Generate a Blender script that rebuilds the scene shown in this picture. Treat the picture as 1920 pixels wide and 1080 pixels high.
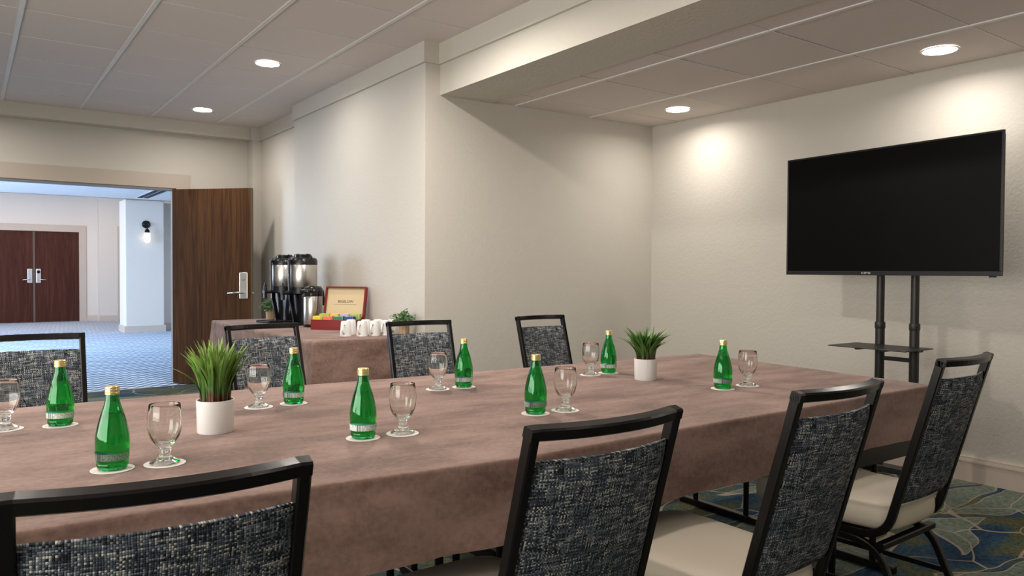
import bpy, bmesh, math, random
from mathutils import Vector, Matrix, noise
PI = math.pi
random.seed(7)
for o in list(bpy.data.objects):
    bpy.data.objects.remove(o, do_unlink=True)
S = bpy.context.scene
C = S.collection

# ------------------------------------------------------------------ camera
cam_d = bpy.data.cameras.new('camera')
cam = bpy.data.objects.new('camera', cam_d); C.objects.link(cam)
F_PX = 1435.0
cam_d.sensor_fit = 'HORIZONTAL'; cam_d.sensor_width = 36.0
cam_d.lens = 36.0 * F_PX / 1920.0
cam_d.clip_start = 0.02; cam_d.clip_end = 100
def cam_axes(yaw, pit, rol):
    cy, sy = math.cos(yaw), math.sin(yaw)
    f = Vector((sy, cy, 0)); r = Vector((cy, -sy, 0)); d = Vector((0, 0, -1))
    cp, sp = math.cos(pit), math.sin(pit)
    f2 = cp * f + sp * d; d2 = -sp * f + cp * d
    cr, sr = math.cos(rol), math.sin(rol)
    return cr * r + sr * d2, -sr * r + cr * d2, f2
R_, D_, F_ = cam_axes(math.radians(35.57), math.radians(1.24), math.radians(-0.30))
m = Matrix.Identity(4)
for i in range(3):
    m[i][0] = R_[i]; m[i][1] = -D_[i]; m[i][2] = -F_[i]
K_UNIT = 0.925   # layout below is measured in units of 0.925 m; converted to metres at the very end
m[0][3], m[1][3], m[2][3] = 0, 0, 1.27 * K_UNIT
cam.matrix_world = m
S.camera = cam

# ------------------------------------------------------------------ world, exposure
w = bpy.data.worlds.new('world'); S.world = w; w.use_nodes = True
w.node_tree.nodes['Background'].inputs[0].default_value = (0.75, 0.85, 1.0, 1)
w.node_tree.nodes['Background'].inputs[1].default_value = 0.3
S.view_settings.view_transform = 'Standard'
S.view_settings.look = 'None'
S.view_settings.gamma = 1
S.view_settings.use_curve_mapping = False
S.view_settings.exposure = 0.3
cy = S.cycles
cy.use_denoising = True
cy.max_bounces = 16; cy.diffuse_bounces = 6; cy.glossy_bounces = 6
cy.transmission_bounces = 16; cy.transparent_max_bounces = 16
cy.sample_clamp_indirect = 6.0

LAMP_POWER = 13.0          # each ceiling downlight
LAMP_COL = (1.0, 0.925, 0.84)
SPREAD = math.radians(165)

# unseen area lights: blue daylight for the foyer, soft fill for the room
def area_light(name, loc, rot, sx, sy, power, col):
    l = bpy.data.lights.new(name, 'AREA'); l.shape = 'RECTANGLE'; l.size = sx; l.size_y = sy
    l.energy = power; l.color = col
    o = bpy.data.objects.new(name, l); C.objects.link(o); o.location = loc; o.rotation_euler = rot
    return o
area_light('foyer_daylight', (-3.9, 14.2, 1.5), (0, -PI / 2, 0), 2.3, 5.0, 450, (0.66, 0.80, 1.0))
area_light('room_fill', (-2.42, 1.8, 1.50), (0, -PI / 2, 0), 1.9, 5.0, 120, (1.0, 0.97, 0.92))  # added to lift the ambient level; no window modelled there

# ------------------------------------------------------------------ helpers
def tag(o, label=None, cat=None, group=None, kind=None):
    if label: o['label'] = label
    if cat: o['category'] = cat
    if group: o['group'] = group
    if kind: o['kind'] = kind
    return o

def obj(name, bm, mat, parent=None, smooth=False, auto=None):
    me = bpy.data.meshes.new(name)
    bmesh.ops.recalc_face_normals(bm, faces=bm.faces)
    bm.to_mesh(me); bm.free()
    if smooth:
        for p in me.polygons: p.use_smooth = True
        if auto is not None:
            me.set_sharp_from_angle(angle=math.radians(auto))
    if mat is not None:
        if isinstance(mat, (list, tuple)):
            for mm in mat: me.materials.append(mm)
        else:
            me.materials.append(mat)
    o = bpy.data.objects.new(name, me); C.objects.link(o)
    if parent is not None: o.parent = parent
    return o

def empty(name, loc=(0, 0, 0), rz=0.0):
    o = bpy.data.objects.new(name, None); C.objects.link(o)
    o.empty_display_size = 0.1
    o.location = loc; o.rotation_euler = (0, 0, rz)
    return o

def box(bm, x0, x1, y0, y1, z0, z1, bev=0.0):
    vs = [bm.verts.new((x, y, z)) for z in (z0, z1) for y in (y0, y1) for x in (x0, x1)]
    f = [(0, 2, 3, 1), (4, 5, 7, 6), (0, 1, 5, 4), (2, 6, 7, 3), (0, 4, 6, 2), (1, 3, 7, 5)]
    fs = [bm.faces.new([vs[i] for i in q]) for q in f]
    if bev > 0:
        es = list({e for q in fs for e in q.edges})
        bmesh.ops.bevel(bm, geom=es, offset=bev, segments=2, affect='EDGES', profile=0.5)
    return vs

def newbox(*a, **k):
    bm = bmesh.new(); box(bm, *a, **k); return bm

def struct(name, bm, mat, parent=None, **k):
    o = obj(name, bm, mat, parent, **k)
    if parent is None: o['kind'] = 'structure'
    return o

def sweep(bm, pts, ref, a, b, ch=0.15, closed=False):
    """rectangular (chamfered) section swept along pts; a = size along ref, b = size across"""
    pts = [Vector(p) for p in pts]; ref = Vector(ref).normalized()
    c = min(a, b) * ch
    sec = [(-a/2 + c, -b/2), (a/2 - c, -b/2), (a/2, -b/2 + c), (a/2, b/2 - c), (a/2 - c, b/2), (-a/2 + c, b/2), (-a/2, b/2 - c), (-a/2, -b/2 + c)]
    rings = []
    n = len(pts)
    for i, p in enumerate(pts):
        if closed:
            t0 = (p - pts[i - 1]).normalized(); t1 = (pts[(i + 1) % n] - p).normalized()
        else:
            t0 = (p - pts[i - 1]).normalized() if i > 0 else (pts[1] - p).normalized()
            t1 = (pts[i + 1] - p).normalized() if i < n - 1 else t0
        t = (t0 + t1).normalized()
        n1 = (ref - t * ref.dot(t)).normalized()
        n2 = t.cross(n1).normalized()
        k = 1.0 / max(0.35, t.dot(t1))
        # widen across the turn only
        turn = (t1 - t0)
        if turn.length > 1e-6:
            tn = turn.normalized()
            k1 = 1 + (k - 1) * abs(tn.dot(n1)); k2 = 1 + (k - 1) * abs(tn.dot(n2))
        else:
            k1 = k2 = 1
        rings.append([bm.verts.new(p + n1 * s[0] * k1 + n2 * s[1] * k2) for s in sec])
    m_ = len(sec)
    rng = range(n) if closed else range(n - 1)
    for i in rng:
        r0, r1 = rings[i], rings[(i + 1) % n]
        for j in range(m_):
            bm.faces.new((r0[j], r0[(j + 1) % m_], r1[(j + 1) % m_], r1[j]))
    if not closed:
        bm.faces.new(rings[0][::-1]); bm.faces.new(rings[-1])

def tube(bm, pts, rad, seg=10, caps=True):
    pts = [Vector(p) for p in pts]
    n = len(pts)
    if not isinstance(rad, (list, tuple)): rad = [rad] * n
    t = (pts[1] - pts[0]).normalized()
    u = t.orthogonal().normalized()
    rings = []
    for i, p in enumerate(pts):
        t0 = (p - pts[i - 1]).normalized() if i > 0 else (pts[1] - p).normalized()
        t1 = (pts[i + 1] - p).normalized() if i < n - 1 else t0
        t = (t0 + t1).normalized()
        u = (u - t * u.dot(t)).normalized()
        v = t.cross(u)
        rings.append([bm.verts.new(p + (u * math.cos(2*PI*k/seg) + v * math.sin(2*PI*k/seg)) * rad[i]) for k in range(seg)])
    for i in range(n - 1):
        for k in range(seg):
            bm.faces.new((rings[i][k], rings[i][(k+1) % seg], rings[i+1][(k+1) % seg], rings[i+1][k]))
    if caps:
        bm.faces.new(rings[0][::-1]); bm.faces.new(rings[-1])

def lathe(bm, prof, seg=32, cx=0, cy=0, flute=None):
    """prof: list of (r, z); r=0 ends close to a point"""
    rings = []
    for r, z in prof:
        if r <= 1e-6:
            rings.append([bm.verts.new((cx, cy, z))])
        else:
            row = []
            for k in range(seg):
                a = 2*PI*k/seg
                rr = r * (1 + (flute(z, a) if flute else 0))
                row.append(bm.verts.new((cx + rr*math.cos(a), cy + rr*math.sin(a), z)))
            rings.append(row)
    for i in range(len(rings) - 1):
        A, B = rings[i], rings[i+1]
        if len(A) == 1 and len(B) == 1: continue
        for k in range(seg):
            k2 = (k + 1) % seg
            if len(A) == 1: bm.faces.new((A[0], B[k2], B[k]))
            elif len(B) == 1: bm.faces.new((A[k], A[k2], B[0]))
            else: bm.faces.new((A[k], A[k2], B[k2], B[k]))

def arc(cx, cz, r, a0, a1, n=8):
    return [(cx + r*math.cos(a0 + (a1-a0)*i/n), cz + r*math.sin(a0 + (a1-a0)*i/n)) for i in range(n+1)]

def catmull(P, n=6):
    out = []
    Q = [P[0]] + list(P) + [P[-1]]
    for i in range(1, len(Q) - 2):
        for k in range(n):
            t = k / n
            out.append(tuple(0.5*((2*b) + (-a+c)*t + (2*a-5*b+4*c-d)*t*t + (-a+3*b-3*c+d)*t**3)
                             for a, b, c, d in zip(Q[i-1], Q[i], Q[i+1], Q[i+2])))
    out.append(tuple(P[-1]))
    return out

def text_obj(name, body, size, mat, parent, loc, rot, extrude=0.0004, width=None):
    cu = bpy.data.curves.new(name, 'FONT'); cu.body = body; cu.size = size
    cu.align_x = 'CENTER'; cu.align_y = 'CENTER'; cu.extrude = extrude
    to = bpy.data.objects.new('tmp', cu); C.objects.link(to)
    dg = bpy.context.evaluated_depsgraph_get()
    me = bpy.data.meshes.new_from_object(to.evaluated_get(dg))
    bpy.data.objects.remove(to, do_unlink=True)
    xs = [v.co.x for v in me.vertices]
    if width and xs:
        s = width / (max(xs) - min(xs))
        for v in me.vertices: v.co.x *= s
    me.materials.clear(); me.materials.append(mat)
    o = bpy.data.objects.new(name, me); C.objects.link(o)
    o.parent = parent; o.location = loc; o.rotation_euler = rot
    return o

def copy_tree(o, parent=None):
    c = o.copy(); C.objects.link(c)
    if parent is not None:
        c.parent = parent
    for ch in list(o.children):
        copy_tree(ch, c)
    return c

# ------------------------------------------------------------------ materials
def mat(name, base=(0.5, 0.5, 0.5), rough=0.5, metal=0.0, spec=0.5, **kw):
    m_ = bpy.data.materials.new(name); m_.use_nodes = True
    nt = m_.node_tree; b = nt.nodes['Principled BSDF']
    b.inputs['Base Color'].default_value = (*base, 1)
    b.inputs['Roughness'].default_value = rough
    b.inputs['Metallic'].default_value = metal
    b.inputs['Specular IOR Level'].default_value = spec
    for k, v in kw.items():
        b.inputs[k.replace('_', ' ')].default_value = v
    return m_
def N(m_, t, **kw):
    n = m_.node_tree.nodes.new(t)
    for k, v in kw.items(): setattr(n, k, v)
    return n
def L(m_, a, b): m_.node_tree.links.new(a, b)
def bsdf(m_): return m_.node_tree.nodes['Principled BSDF']
def coords(m_, kind='Object', scale=(1, 1, 1), rot=(0, 0, 0)):
    tc = N(m_, 'ShaderNodeTexCoord'); mp = N(m_, 'ShaderNodeMapping')
    mp.inputs['Scale'].default_value = scale; mp.inputs['Rotation'].default_value = rot
    L(m_, tc.outputs[kind], mp.inputs['Vector']); return mp.outputs['Vector']
def noise_n(m_, vec, scale, detail=3, rough=0.5, dist=0.0):
    n = N(m_, 'ShaderNodeTexNoise')
    n.inputs['Scale'].default_value = scale; n.inputs['Detail'].default_value = detail
    n.inputs['Roughness'].default_value = rough; n.inputs['Distortion'].default_value = dist
    L(m_, vec, n.inputs['Vector']); return n
def ramp(m_, fac, stops, interp='LINEAR'):
    r = N(m_, 'ShaderNodeValToRGB'); r.color_ramp.interpolation = interp
    els = r.color_ramp.elements
    while len(els) > 1: els.remove(els[-1])
    els[0].position = stops[0][0]; els[0].color = (*stops[0][1], 1)
    for p, c in stops[1:]:
        e = els.new(p); e.color = (*c, 1)
    L(m_, fac, r.inputs['Fac']); return r.outputs['Color']
def mixc(m_, fac, a, b, mode='MIX'):
    n = N(m_, 'ShaderNodeMix', data_type='RGBA', blend_type=mode)
    for s, v in ((n.inputs[0], fac), (n.inputs[6], a), (n.inputs[7], b)):
        if hasattr(v, 'is_output'): L(m_, v, s)
        elif isinstance(v, (int, float)): s.default_value = v
        else: s.default_value = (*v, 1)
    return n.outputs[2]
def mth(m_, op, a, b=None, c=None):
    n = N(m_, 'ShaderNodeMath', operation=op)
    for s, v in zip(n.inputs, (a, b, c)):
        if v is None: continue
        if hasattr(v, 'is_output'): L(m_, v, s)
        else: s.default_value = v
    return n.outputs[0]
def bump(m_, h, strength=0.2, dist=0.01):
    b = N(m_, 'ShaderNodeBump'); b.inputs['Strength'].default_value = strength; b.inputs['Distance'].default_value = dist
    L(m_, h, b.inputs['Height']); L(m_, b.outputs['Normal'], bsdf(m_).inputs['Normal'])
def base(m_, c): L(m_, c, bsdf(m_).inputs['Base Color'])

def wall_mat(name, col, bs=0.16):
    m_ = mat(name, col, 0.75, spec=0.25)
    v = coords(m_)
    n1 = noise_n(m_, v, 42, 4, 0.55, 0.6)
    h = ramp(m_, n1.outputs['Fac'], [(0.42, (0, 0, 0)), (0.56, (1, 1, 1))])
    n2 = noise_n(m_, v, 160, 2)
    hh = mth(m_, 'ADD', h, mth(m_, 'MULTIPLY', n2.outputs['Fac'], 0.4))
    bump(m_, hh, bs, 0.004)
    return m_
M_WALL = wall_mat('textured_wall_paint', (0.56, 0.53, 0.475))
M_BEAM = wall_mat('beam_paint', (0.56, 0.53, 0.465), 0.2)
M_FOYWALL = wall_mat('foyer_wall_paint', (0.62, 0.58, 0.53), 0.1)
M_TRIM = mat('taupe_trim_paint', (0.47, 0.405, 0.345), 0.45)
M_BASEB = mat('baseboard_paint', (0.50, 0.43, 0.37), 0.4)
M_GRID = mat('ceiling_grid_metal', (0.70, 0.68, 0.64), 0.5)
def tile_mat():
    m_ = mat('ceiling_tile', (0.4, 0.38, 0.35), 0.9, spec=0.1)
    v = coords(m_)
    n = noise_n(m_, v, 260, 2)
    base(m_, ramp(m_, n.outputs['Fac'], [(0.3, (0.63, 0.565, 0.53)), (0.7, (0.74, 0.665, 0.625))]))
    bump(m_, n.outputs['Fac'], 0.3, 0.003)
    return m_
M_TILE = tile_mat()
M_DARK = mat('dark_gap', (0.05, 0.045, 0.04), 0.9)
M_FOYCEIL = mat('foyer_ceiling_paint', (0.66, 0.68, 0.70), 0.7)

def carpet_mat():
    m_ = mat('patterned_carpet', (0.1, 0.1, 0.1), 0.95, spec=0.1)
    v = coords(m_)
    nw = noise_n(m_, v, 1.3, 2)
    wv = mixc(m_, 0.42, v, nw.outputs['Color'], 'ADD')
    # ground colours
    ng = noise_n(m_, coords(m_, scale=(0.9, 2.4, 1), rot=(0, 0, 0.5)), 1.6, 6, 0.62, 0.8)
    g = ramp(m_, ng.outputs['Fac'], [(0.28, (0.012, 0.022, 0.045)), (0.42, (0.020, 0.050, 0.095)), (0.48, (0.040, 0.065, 0.072)),
                                     (0.55, (0.075, 0.080, 0.042)), (0.66, (0.11, 0.10, 0.055)), (0.75, (0.035, 0.06, 0.09))])
    nf = noise_n(m_, v, 60, 4, 0.7)
    g = mixc(m_, 0.75, g, ramp(m_, nf.outputs['Fac'], [(0.3, (0.12, 0.14, 0.16)), (0.7, (1.9, 1.85, 1.7))]), 'MULTIPLY')
    # long pale leaf shapes
    mp = N(m_, 'ShaderNodeMapping'); mp.inputs['Scale'].default_value = (0.8, 3.6, 1); mp.inputs['Rotation'].default_value = (0, 0, 0.25)
    L(m_, wv, mp.inputs['Vector'])
    vo = N(m_, 'ShaderNodeTexVoronoi'); vo.inputs['Scale'].default_value = 1.5; L(m_, mp.outputs[0], vo.inputs['Vector'])
    sep = N(m_, 'ShaderNodeSeparateColor'); L(m_, vo.outputs['Color'], sep.inputs[0])
    vd = N(m_, 'ShaderNodeTexVoronoi', feature='DISTANCE_TO_EDGE'); vd.inputs['Scale'].default_value = 1.5; L(m_, mp.outputs[0], vd.inputs['Vector'])
    inner = mth(m_, 'GREATER_THAN', vd.outputs['Distance'], 0.07)
    leaf = mth(m_, 'MULTIPLY', mth(m_, 'GREATER_THAN', sep.outputs[0], 0.66), inner)
    nl = noise_n(m_, coords(m_, scale=(1, 1, 1)), 40, 3, 0.7)
    leafc = ramp(m_, nl.outputs['Fac'], [(0.3, (0.06, 0.08, 0.068)), (0.55, (0.135, 0.16, 0.13)), (0.8, (0.24, 0.26, 0.23))])
    c1 = mixc(m_, leaf, g, leafc)
    # fine cream branch lines
    v2 = N(m_, 'ShaderNodeTexVoronoi', feature='DISTANCE_TO_EDGE'); v2.inputs['Scale'].default_value = 2.1
    mp2 = N(m_, 'ShaderNodeMapping'); mp2.inputs['Scale'].default_value = (0.9, 1.7, 1); mp2.inputs['Rotation'].default_value = (0, 0, -0.3)
    L(m_, wv, mp2.inputs['Vector']); L(m_, mp2.outputs[0], v2.inputs['Vector'])
    line2 = mth(m_, 'LESS_THAN', v2.outputs['Distance'], 0.011)
    rim = mth(m_, 'MULTIPLY', mth(m_, 'GREATER_THAN', sep.outputs[0], 0.66), mth(m_, 'LESS_THAN', mth(m_, 'ABSOLUTE', mth(m_, 'SUBTRACT', vd.outputs['Distance'], 0.065)), 0.012))
    ln = mth(m_, 'MAXIMUM', line2, rim)
    c2 = mixc(m_, mth(m_, 'MULTIPLY', ln, 0.85), c1, (0.30, 0.25, 0.19))
    base(m_, c2)
    nb = noise_n(m_, v, 500, 2); bump(m_, nb.outputs['Fac'], 0.5, 0.004)
    return m_
M_CARPET = carpet_mat()

def foyer_carpet():
    m_ = mat('blue_basket_carpet', (0.3, 0.4, 0.6), 0.95, spec=0.1)
    v = coords(m_, scale=(6.0, 6.0, 6.0), rot=(0, 0, 0.75))
    nw = noise_n(m_, v, 0.8, 1)
    wv = mixc(m_, 0.10, v, nw.outputs['Color'], 'ADD')
    w1 = N(m_, 'ShaderNodeTexWave', bands_direction='X'); w1.inputs['Scale'].default_value = 0.55; L(m_, wv, w1.inputs['Vector'])
    w2 = N(m_, 'ShaderNodeTexWave', bands_direction='Y'); w2.inputs['Scale'].default_value = 0.42; L(m_, wv, w2.inputs['Vector'])
    f = mth(m_, 'MULTIPLY', mth(m_, 'ADD', w1.outputs['Fac'], w2.outputs['Fac']), 0.5)
    nf = noise_n(m_, v, 9, 3, 0.6)
    f = mth(m_, 'ADD', f, mth(m_, 'MULTIPLY', mth(m_, 'SUBTRACT', nf.outputs['Fac'], 0.5), 0.5))
    base(m_, ramp(m_, f, [(0.25, (0.08, 0.13, 0.22)), (0.5, (0.28, 0.37, 0.49)), (0.72, (0.66, 0.74, 0.84))]))
    return m_
M_FCARPET = foyer_carpet()

def wood_mat(name, a, b_, c):
    m_ = mat(name, a, 0.6, spec=0.15)
    v = coords(m_, scale=(16, 16, 0.7))
    n = noise_n(m_, v, 1.5, 6, 0.6, 1.5)
    n2 = noise_n(m_, coords(m_, scale=(90, 90, 1.5)), 3, 3, 0.6)
    f = mth(m_, 'ADD', mth(m_, 'MULTIPLY', n.outputs['Fac'], 0.7), mth(m_, 'MULTIPLY', n2.outputs['Fac'], 0.3))
    base(m_, ramp(m_, f, [(0.33, a), (0.5, b_), (0.68, c)]))
    return m_
M_WOOD = wood_mat('walnut_veneer', (0.028, 0.010, 0.003), (0.066, 0.027, 0.008), (0.115, 0.052, 0.017))
M_WOOD2 = wood_mat('dark_walnut_veneer', (0.026, 0.008, 0.005), (0.055, 0.017, 0.010), (0.09, 0.032, 0.020))
M_STEEL = mat('brushed_steel', (0.62, 0.60, 0.57), 0.28, 1.0)
M_SATIN = mat('satin_nickel', (0.66, 0.64, 0.60), 0.35, 0.8)
M_BLACK = mat('black_powder_coat', (0.005, 0.0042, 0.004), 0.27, spec=0.32)
M_BLACKP = mat('black_plastic', (0.008, 0.008, 0.010), 0.25)
M_TVBEZEL = mat('tv_bezel', (0.010, 0.010, 0.011), 0.35)
M_TVSCR = mat('tv_screen', (0.0015, 0.0015, 0.0015), 0.35, spec=0.12)
M_STAND = mat('stand_black_steel', (0.018, 0.017, 0.016), 0.42)

def tweed():
    m_ = mat('blue_grey_tweed', (0.1, 0.12, 0.16), 0.9, spec=0.15)
    tc = N(m_, 'ShaderNodeTexCoord'); sp = N(m_, 'ShaderNodeSeparateXYZ'); L(m_, tc.outputs['Object'], sp.inputs[0])
    p = 0.0031
    wob = noise_n(m_, tc.outputs['Object'], 25, 2)
    x = mth(m_, 'ADD', mth(m_, 'DIVIDE', sp.outputs[0], p), mth(m_, 'MULTIPLY', wob.outputs['Fac'], 1.2))
    z = mth(m_, 'ADD', mth(m_, 'DIVIDE', sp.outputs[2], p), mth(m_, 'MULTIPLY', wob.outputs['Fac'], 1.6))
    fx, fz = mth(m_, 'FLOOR', x), mth(m_, 'FLOOR', z)
    def rnd(a, b_):
        cb = N(m_, 'ShaderNodeCombineXYZ')
        L(m_, a, cb.inputs[0]); L(m_, b_, cb.inputs[1])
        wn = N(m_, 'ShaderNodeTexWhiteNoise', noise_dimensions='2D'); L(m_, cb.outputs[0], wn.inputs['Vector']); return wn.outputs['Value']
    h = rnd(mth(m_, 'FLOOR', mth(m_, 'DIVIDE', mth(m_, 'ADD', x, mth(m_, 'MULTIPLY', fz, 3.3)), 8)), fz)
    v = rnd(fx, mth(m_, 'ADD', mth(m_, 'FLOOR', mth(m_, 'DIVIDE', mth(m_, 'ADD', z, mth(m_, 'MULTIPLY', fx, 2.7)), 5)), 500))
    par = mth(m_, 'MODULO', mth(m_, 'ADD', mth(m_, 'ADD', fx, fz), 2000), 2)
    f = mth(m_, 'ADD', mth(m_, 'MULTIPLY', h, par), mth(m_, 'MULTIPLY', v, mth(m_, 'SUBTRACT', 1, par)))
    big = noise_n(m_, tc.outputs['Object'], 9, 4, 0.6)
    f = mth(m_, 'ADD', f, mth(m_, 'MULTIPLY', mth(m_, 'SUBTRACT', big.outputs['Fac'], 0.5), 0.35))
    col = ramp(m_, f, [(0.05, (0.014, 0.017, 0.022)), (0.34, (0.055, 0.068, 0.088)), (0.64, (0.120, 0.143, 0.172)),
                       (0.85, (0.24, 0.26, 0.28)), (0.98, (0.58, 0.56, 0.50))])
    sx = mth(m_, 'ABSOLUTE', mth(m_, 'SINE', mth(m_, 'MULTIPLY', x, PI)))
    sz = mth(m_, 'ABSOLUTE', mth(m_, 'SINE', mth(m_, 'MULTIPLY', z, PI)))
    dome = mth(m_, 'MULTIPLY', sx, sz)
    gap_shade = mth(m_, 'MINIMUM', 1.0, mth(m_, 'ADD', 0.38, mth(m_, 'MULTIPLY', dome, 1.6)))  # shade between threads, multiplied into the colour
    cg = N(m_, 'ShaderNodeCombineColor')
    for i in range(3): L(m_, gap_shade, cg.inputs[i])
    base(m_, mixc(m_, 1.0, col, cg.outputs[0], 'MULTIPLY'))
    bump(m_, dome, 0.6, 0.002)
    return m_
M_TWEED = tweed()
def vinyl():
    m_ = mat('beige_vinyl', (0.60, 0.53, 0.43), 0.5, spec=0.35)
    n = noise_n(m_, coords(m_), 9, 3); bump(m_, n.outputs['Fac'], 0.12, 0.01)
    return m_
M_VINYL = vinyl()

def cloth(name, lo, mid, hi):
    m_ = mat(name, mid, 0.9, spec=0.08)
    bsdf(m_).inputs['Sheen Weight'].default_value = 0.15
    bsdf(m_).inputs['Sheen Roughness'].default_value = 0.5
    v = coords(m_, scale=(1, 2.6, 2.6))
    n1 = noise_n(m_, v, 3.0, 6, 0.62, 0.3)
    n2 = noise_n(m_, coords(m_), 70, 4, 0.65)
    f = mth(m_, 'ADD', mth(m_, 'MULTIPLY', n1.outputs['Fac'], 0.72), mth(m_, 'MULTIPLY', n2.outputs['Fac'], 0.28))
    base(m_, ramp(m_, f, [(0.38, lo), (0.5, mid), (0.62, hi)]))
    bump(m_, n2.outputs['Fac'], 0.25, 0.002)
    return m_
M_CLOTH = cloth('mauve_suede_cloth', (0.142, 0.084, 0.066), (0.222, 0.139, 0.111), (0.300, 0.194, 0.160))

M_GREEN = mat('green_bottle_glass', (0.035, 0.70, 0.22), 0.01, Transmission_Weight=1.0, IOR=1.5)
M_WATER = mat('water', (0.75, 1.0, 0.85), 0.0, Transmission_Weight=1.0, IOR=1.33)
M_GLASS = mat('clear_glass', (0.985, 0.99, 0.985), 0.0, Transmission_Weight=1.0, IOR=1.48)
M_GOLD = mat('gold_cap', (0.90, 0.72, 0.34), 0.28, 0.85)
M_WHITE = mat('white_ceramic', (0.80, 0.79, 0.77), 0.25)
M_MUG = mat('white_mug_glaze', (0.78, 0.77, 0.75), 0.2)
M_COASTER = mat('white_paper', (0.78, 0.76, 0.71), 0.8)
def label_mat():
    m_ = mat('bottle_label', (0.7, 0.75, 0.72), 0.5)
    tc = N(m_, 'ShaderNodeTexCoord'); sp = N(m_, 'ShaderNodeSeparateXYZ'); L(m_, tc.outputs['Object'], sp.inputs[0])
    ang = mth(m_, 'ARCTAN2', sp.outputs[1], sp.outputs[0])
    cb = N(m_, 'ShaderNodeCombineXYZ'); L(m_, mth(m_, 'MULTIPLY', ang, 0.034), cb.inputs[0]); L(m_, sp.outputs[2], cb.inputs[1])
    # fine print
    mp = N(m_, 'ShaderNodeMapping'); mp.inputs['Scale'].default_value = (520, 330, 1); L(m_, cb.outputs[0], mp.inputs[0])
    n = noise_n(m_, mp.outputs[0], 1, 1)
    pr_ = ramp(m_, n.outputs['Fac'], [(0.47, (0.88, 0.92, 0.88)), (0.56, (0.36, 0.48, 0.42))])
    # barcode block
    mp2 = N(m_, 'ShaderNodeMapping'); mp2.inputs['Scale'].default_value = (900, 1, 1); L(m_, cb.outputs[0], mp2.inputs[0])
    n2 = noise_n(m_, mp2.outputs[0], 1, 0)
    bar = ramp(m_, n2.outputs['Fac'], [(0.48, (0.85, 0.87, 0.85)), (0.52, (0.03, 0.10, 0.06))])
    isb = mth(m_, 'LESS_THAN', mth(m_, 'ABSOLUTE', mth(m_, 'ADD', ang, 1.72)), 0.22)
    base(m_, mixc(m_, isb, pr_, bar))
    return m_
M_LABEL = label_mat()
M_LABEL2 = mat('bottle_label_teal', (0.02, 0.22, 0.16), 0.4)

def emis(name, col, st):
    m_ = mat(name, (0.8, 0.8, 0.8), 0.5)
    bsdf(m_).inputs['Emission Color'].default_value = (*col, 1)
    bsdf(m_).inputs['Emission Strength'].default_value = st
    return m_
M_DIFF = emis('downlight_diffuser', (1.0, 0.96, 0.90), 12.0)
M_STRIP = emis('cove_strip', (0.72, 0.85, 1.0), 5.0)
M_BULB = emis('sconce_bulb', (1.0, 0.90, 0.72), 3.0)
M_SOIL = mat('dark_soil', (0.045, 0.02, 0.012), 0.9)
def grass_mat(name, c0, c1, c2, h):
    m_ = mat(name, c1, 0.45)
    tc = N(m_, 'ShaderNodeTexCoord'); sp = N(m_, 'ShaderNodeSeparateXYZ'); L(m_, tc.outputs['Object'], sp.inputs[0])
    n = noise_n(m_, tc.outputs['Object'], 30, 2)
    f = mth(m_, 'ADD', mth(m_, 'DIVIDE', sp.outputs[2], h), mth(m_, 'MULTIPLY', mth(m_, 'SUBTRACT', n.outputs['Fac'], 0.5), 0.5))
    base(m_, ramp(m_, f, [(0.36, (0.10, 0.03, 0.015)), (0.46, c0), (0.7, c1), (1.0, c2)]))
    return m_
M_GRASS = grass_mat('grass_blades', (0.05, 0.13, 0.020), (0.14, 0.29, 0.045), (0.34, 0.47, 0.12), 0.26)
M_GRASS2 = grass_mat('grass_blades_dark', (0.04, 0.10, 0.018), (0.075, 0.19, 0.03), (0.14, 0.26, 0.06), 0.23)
M_LEAF = mat('boxwood_leaf', (0.055, 0.15, 0.04), 0.5)
M_WPOT = mat('pale_wood_pot', (0.42, 0.30, 0.19), 0.7)
M_RED = mat('red_lacquer', (0.20, 0.008, 0.007), 0.28)
M_CREAM = mat('cream_lining', (0.62, 0.50, 0.30), 0.6)
M_INK = mat('dark_print', (0.03, 0.02, 0.015), 0.6)

# ------------------------------------------------------------------ room shell
XL, XCO, XST, XBM, XR = -2.45, 2.696, 2.81, 2.818, 5.0
YB, YK, YD, ZC, ZA = -2.2, 4.85, 9.16, 2.909, 2.56
struct('floor', newbox(XL - .1, XR + .15, YB - .1, 8.93, -0.1, 0.0), M_CARPET)
struct('floor_foyer', newbox(-4.0, 6.5, 8.93, 22.0, -0.1, 0.0), M_FCARPET)
struct('trim_1', newbox(XL, XST, 8.92, 8.95, 0.0, 0.004), M_STEEL)
struct('wall_right', newbox(XR, XR + .15, YB, YK + .15, 0, 2.75), M_WALL)
struct('wall_back', newbox(XCO + .3, XR + .15, YK, YK + .15, 0, 2.95), M_WALL)
struct('wall_coffee', newbox(XCO, XCO + .3, YK + .0, 7.53, 0, 2.95), M_WALL)
struct('wall_coffee_recess', newbox(XST, XST + .19, 7.53, YD + .15, 0, 2.95), M_WALL)
struct('wall_pilaster', newbox(2.715, XST, 8.95, YD, 0, 2.95), M_WALL)
OX, OT = 1.925, 2.176      # doorway right jamb and top
bm = bmesh.new()
box(bm, OX, XST + .19, YD, YD + .15, 0, 3.0)
box(bm, -0.75, OX, YD, YD + .15, OT, 3.0)
box(bm, XL, -0.75, YD, YD + .15, 0, 3.0)
struct('wall_door', bm, M_WALL)
struct('wall_left', newbox(XL - .15, XL, YB, YD + .15, 0, 3.0), M_WALL)
struct('wall_front', newbox(XL, XR + .15, YB - .15, YB, 0, 3.0), M_WALL)
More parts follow.
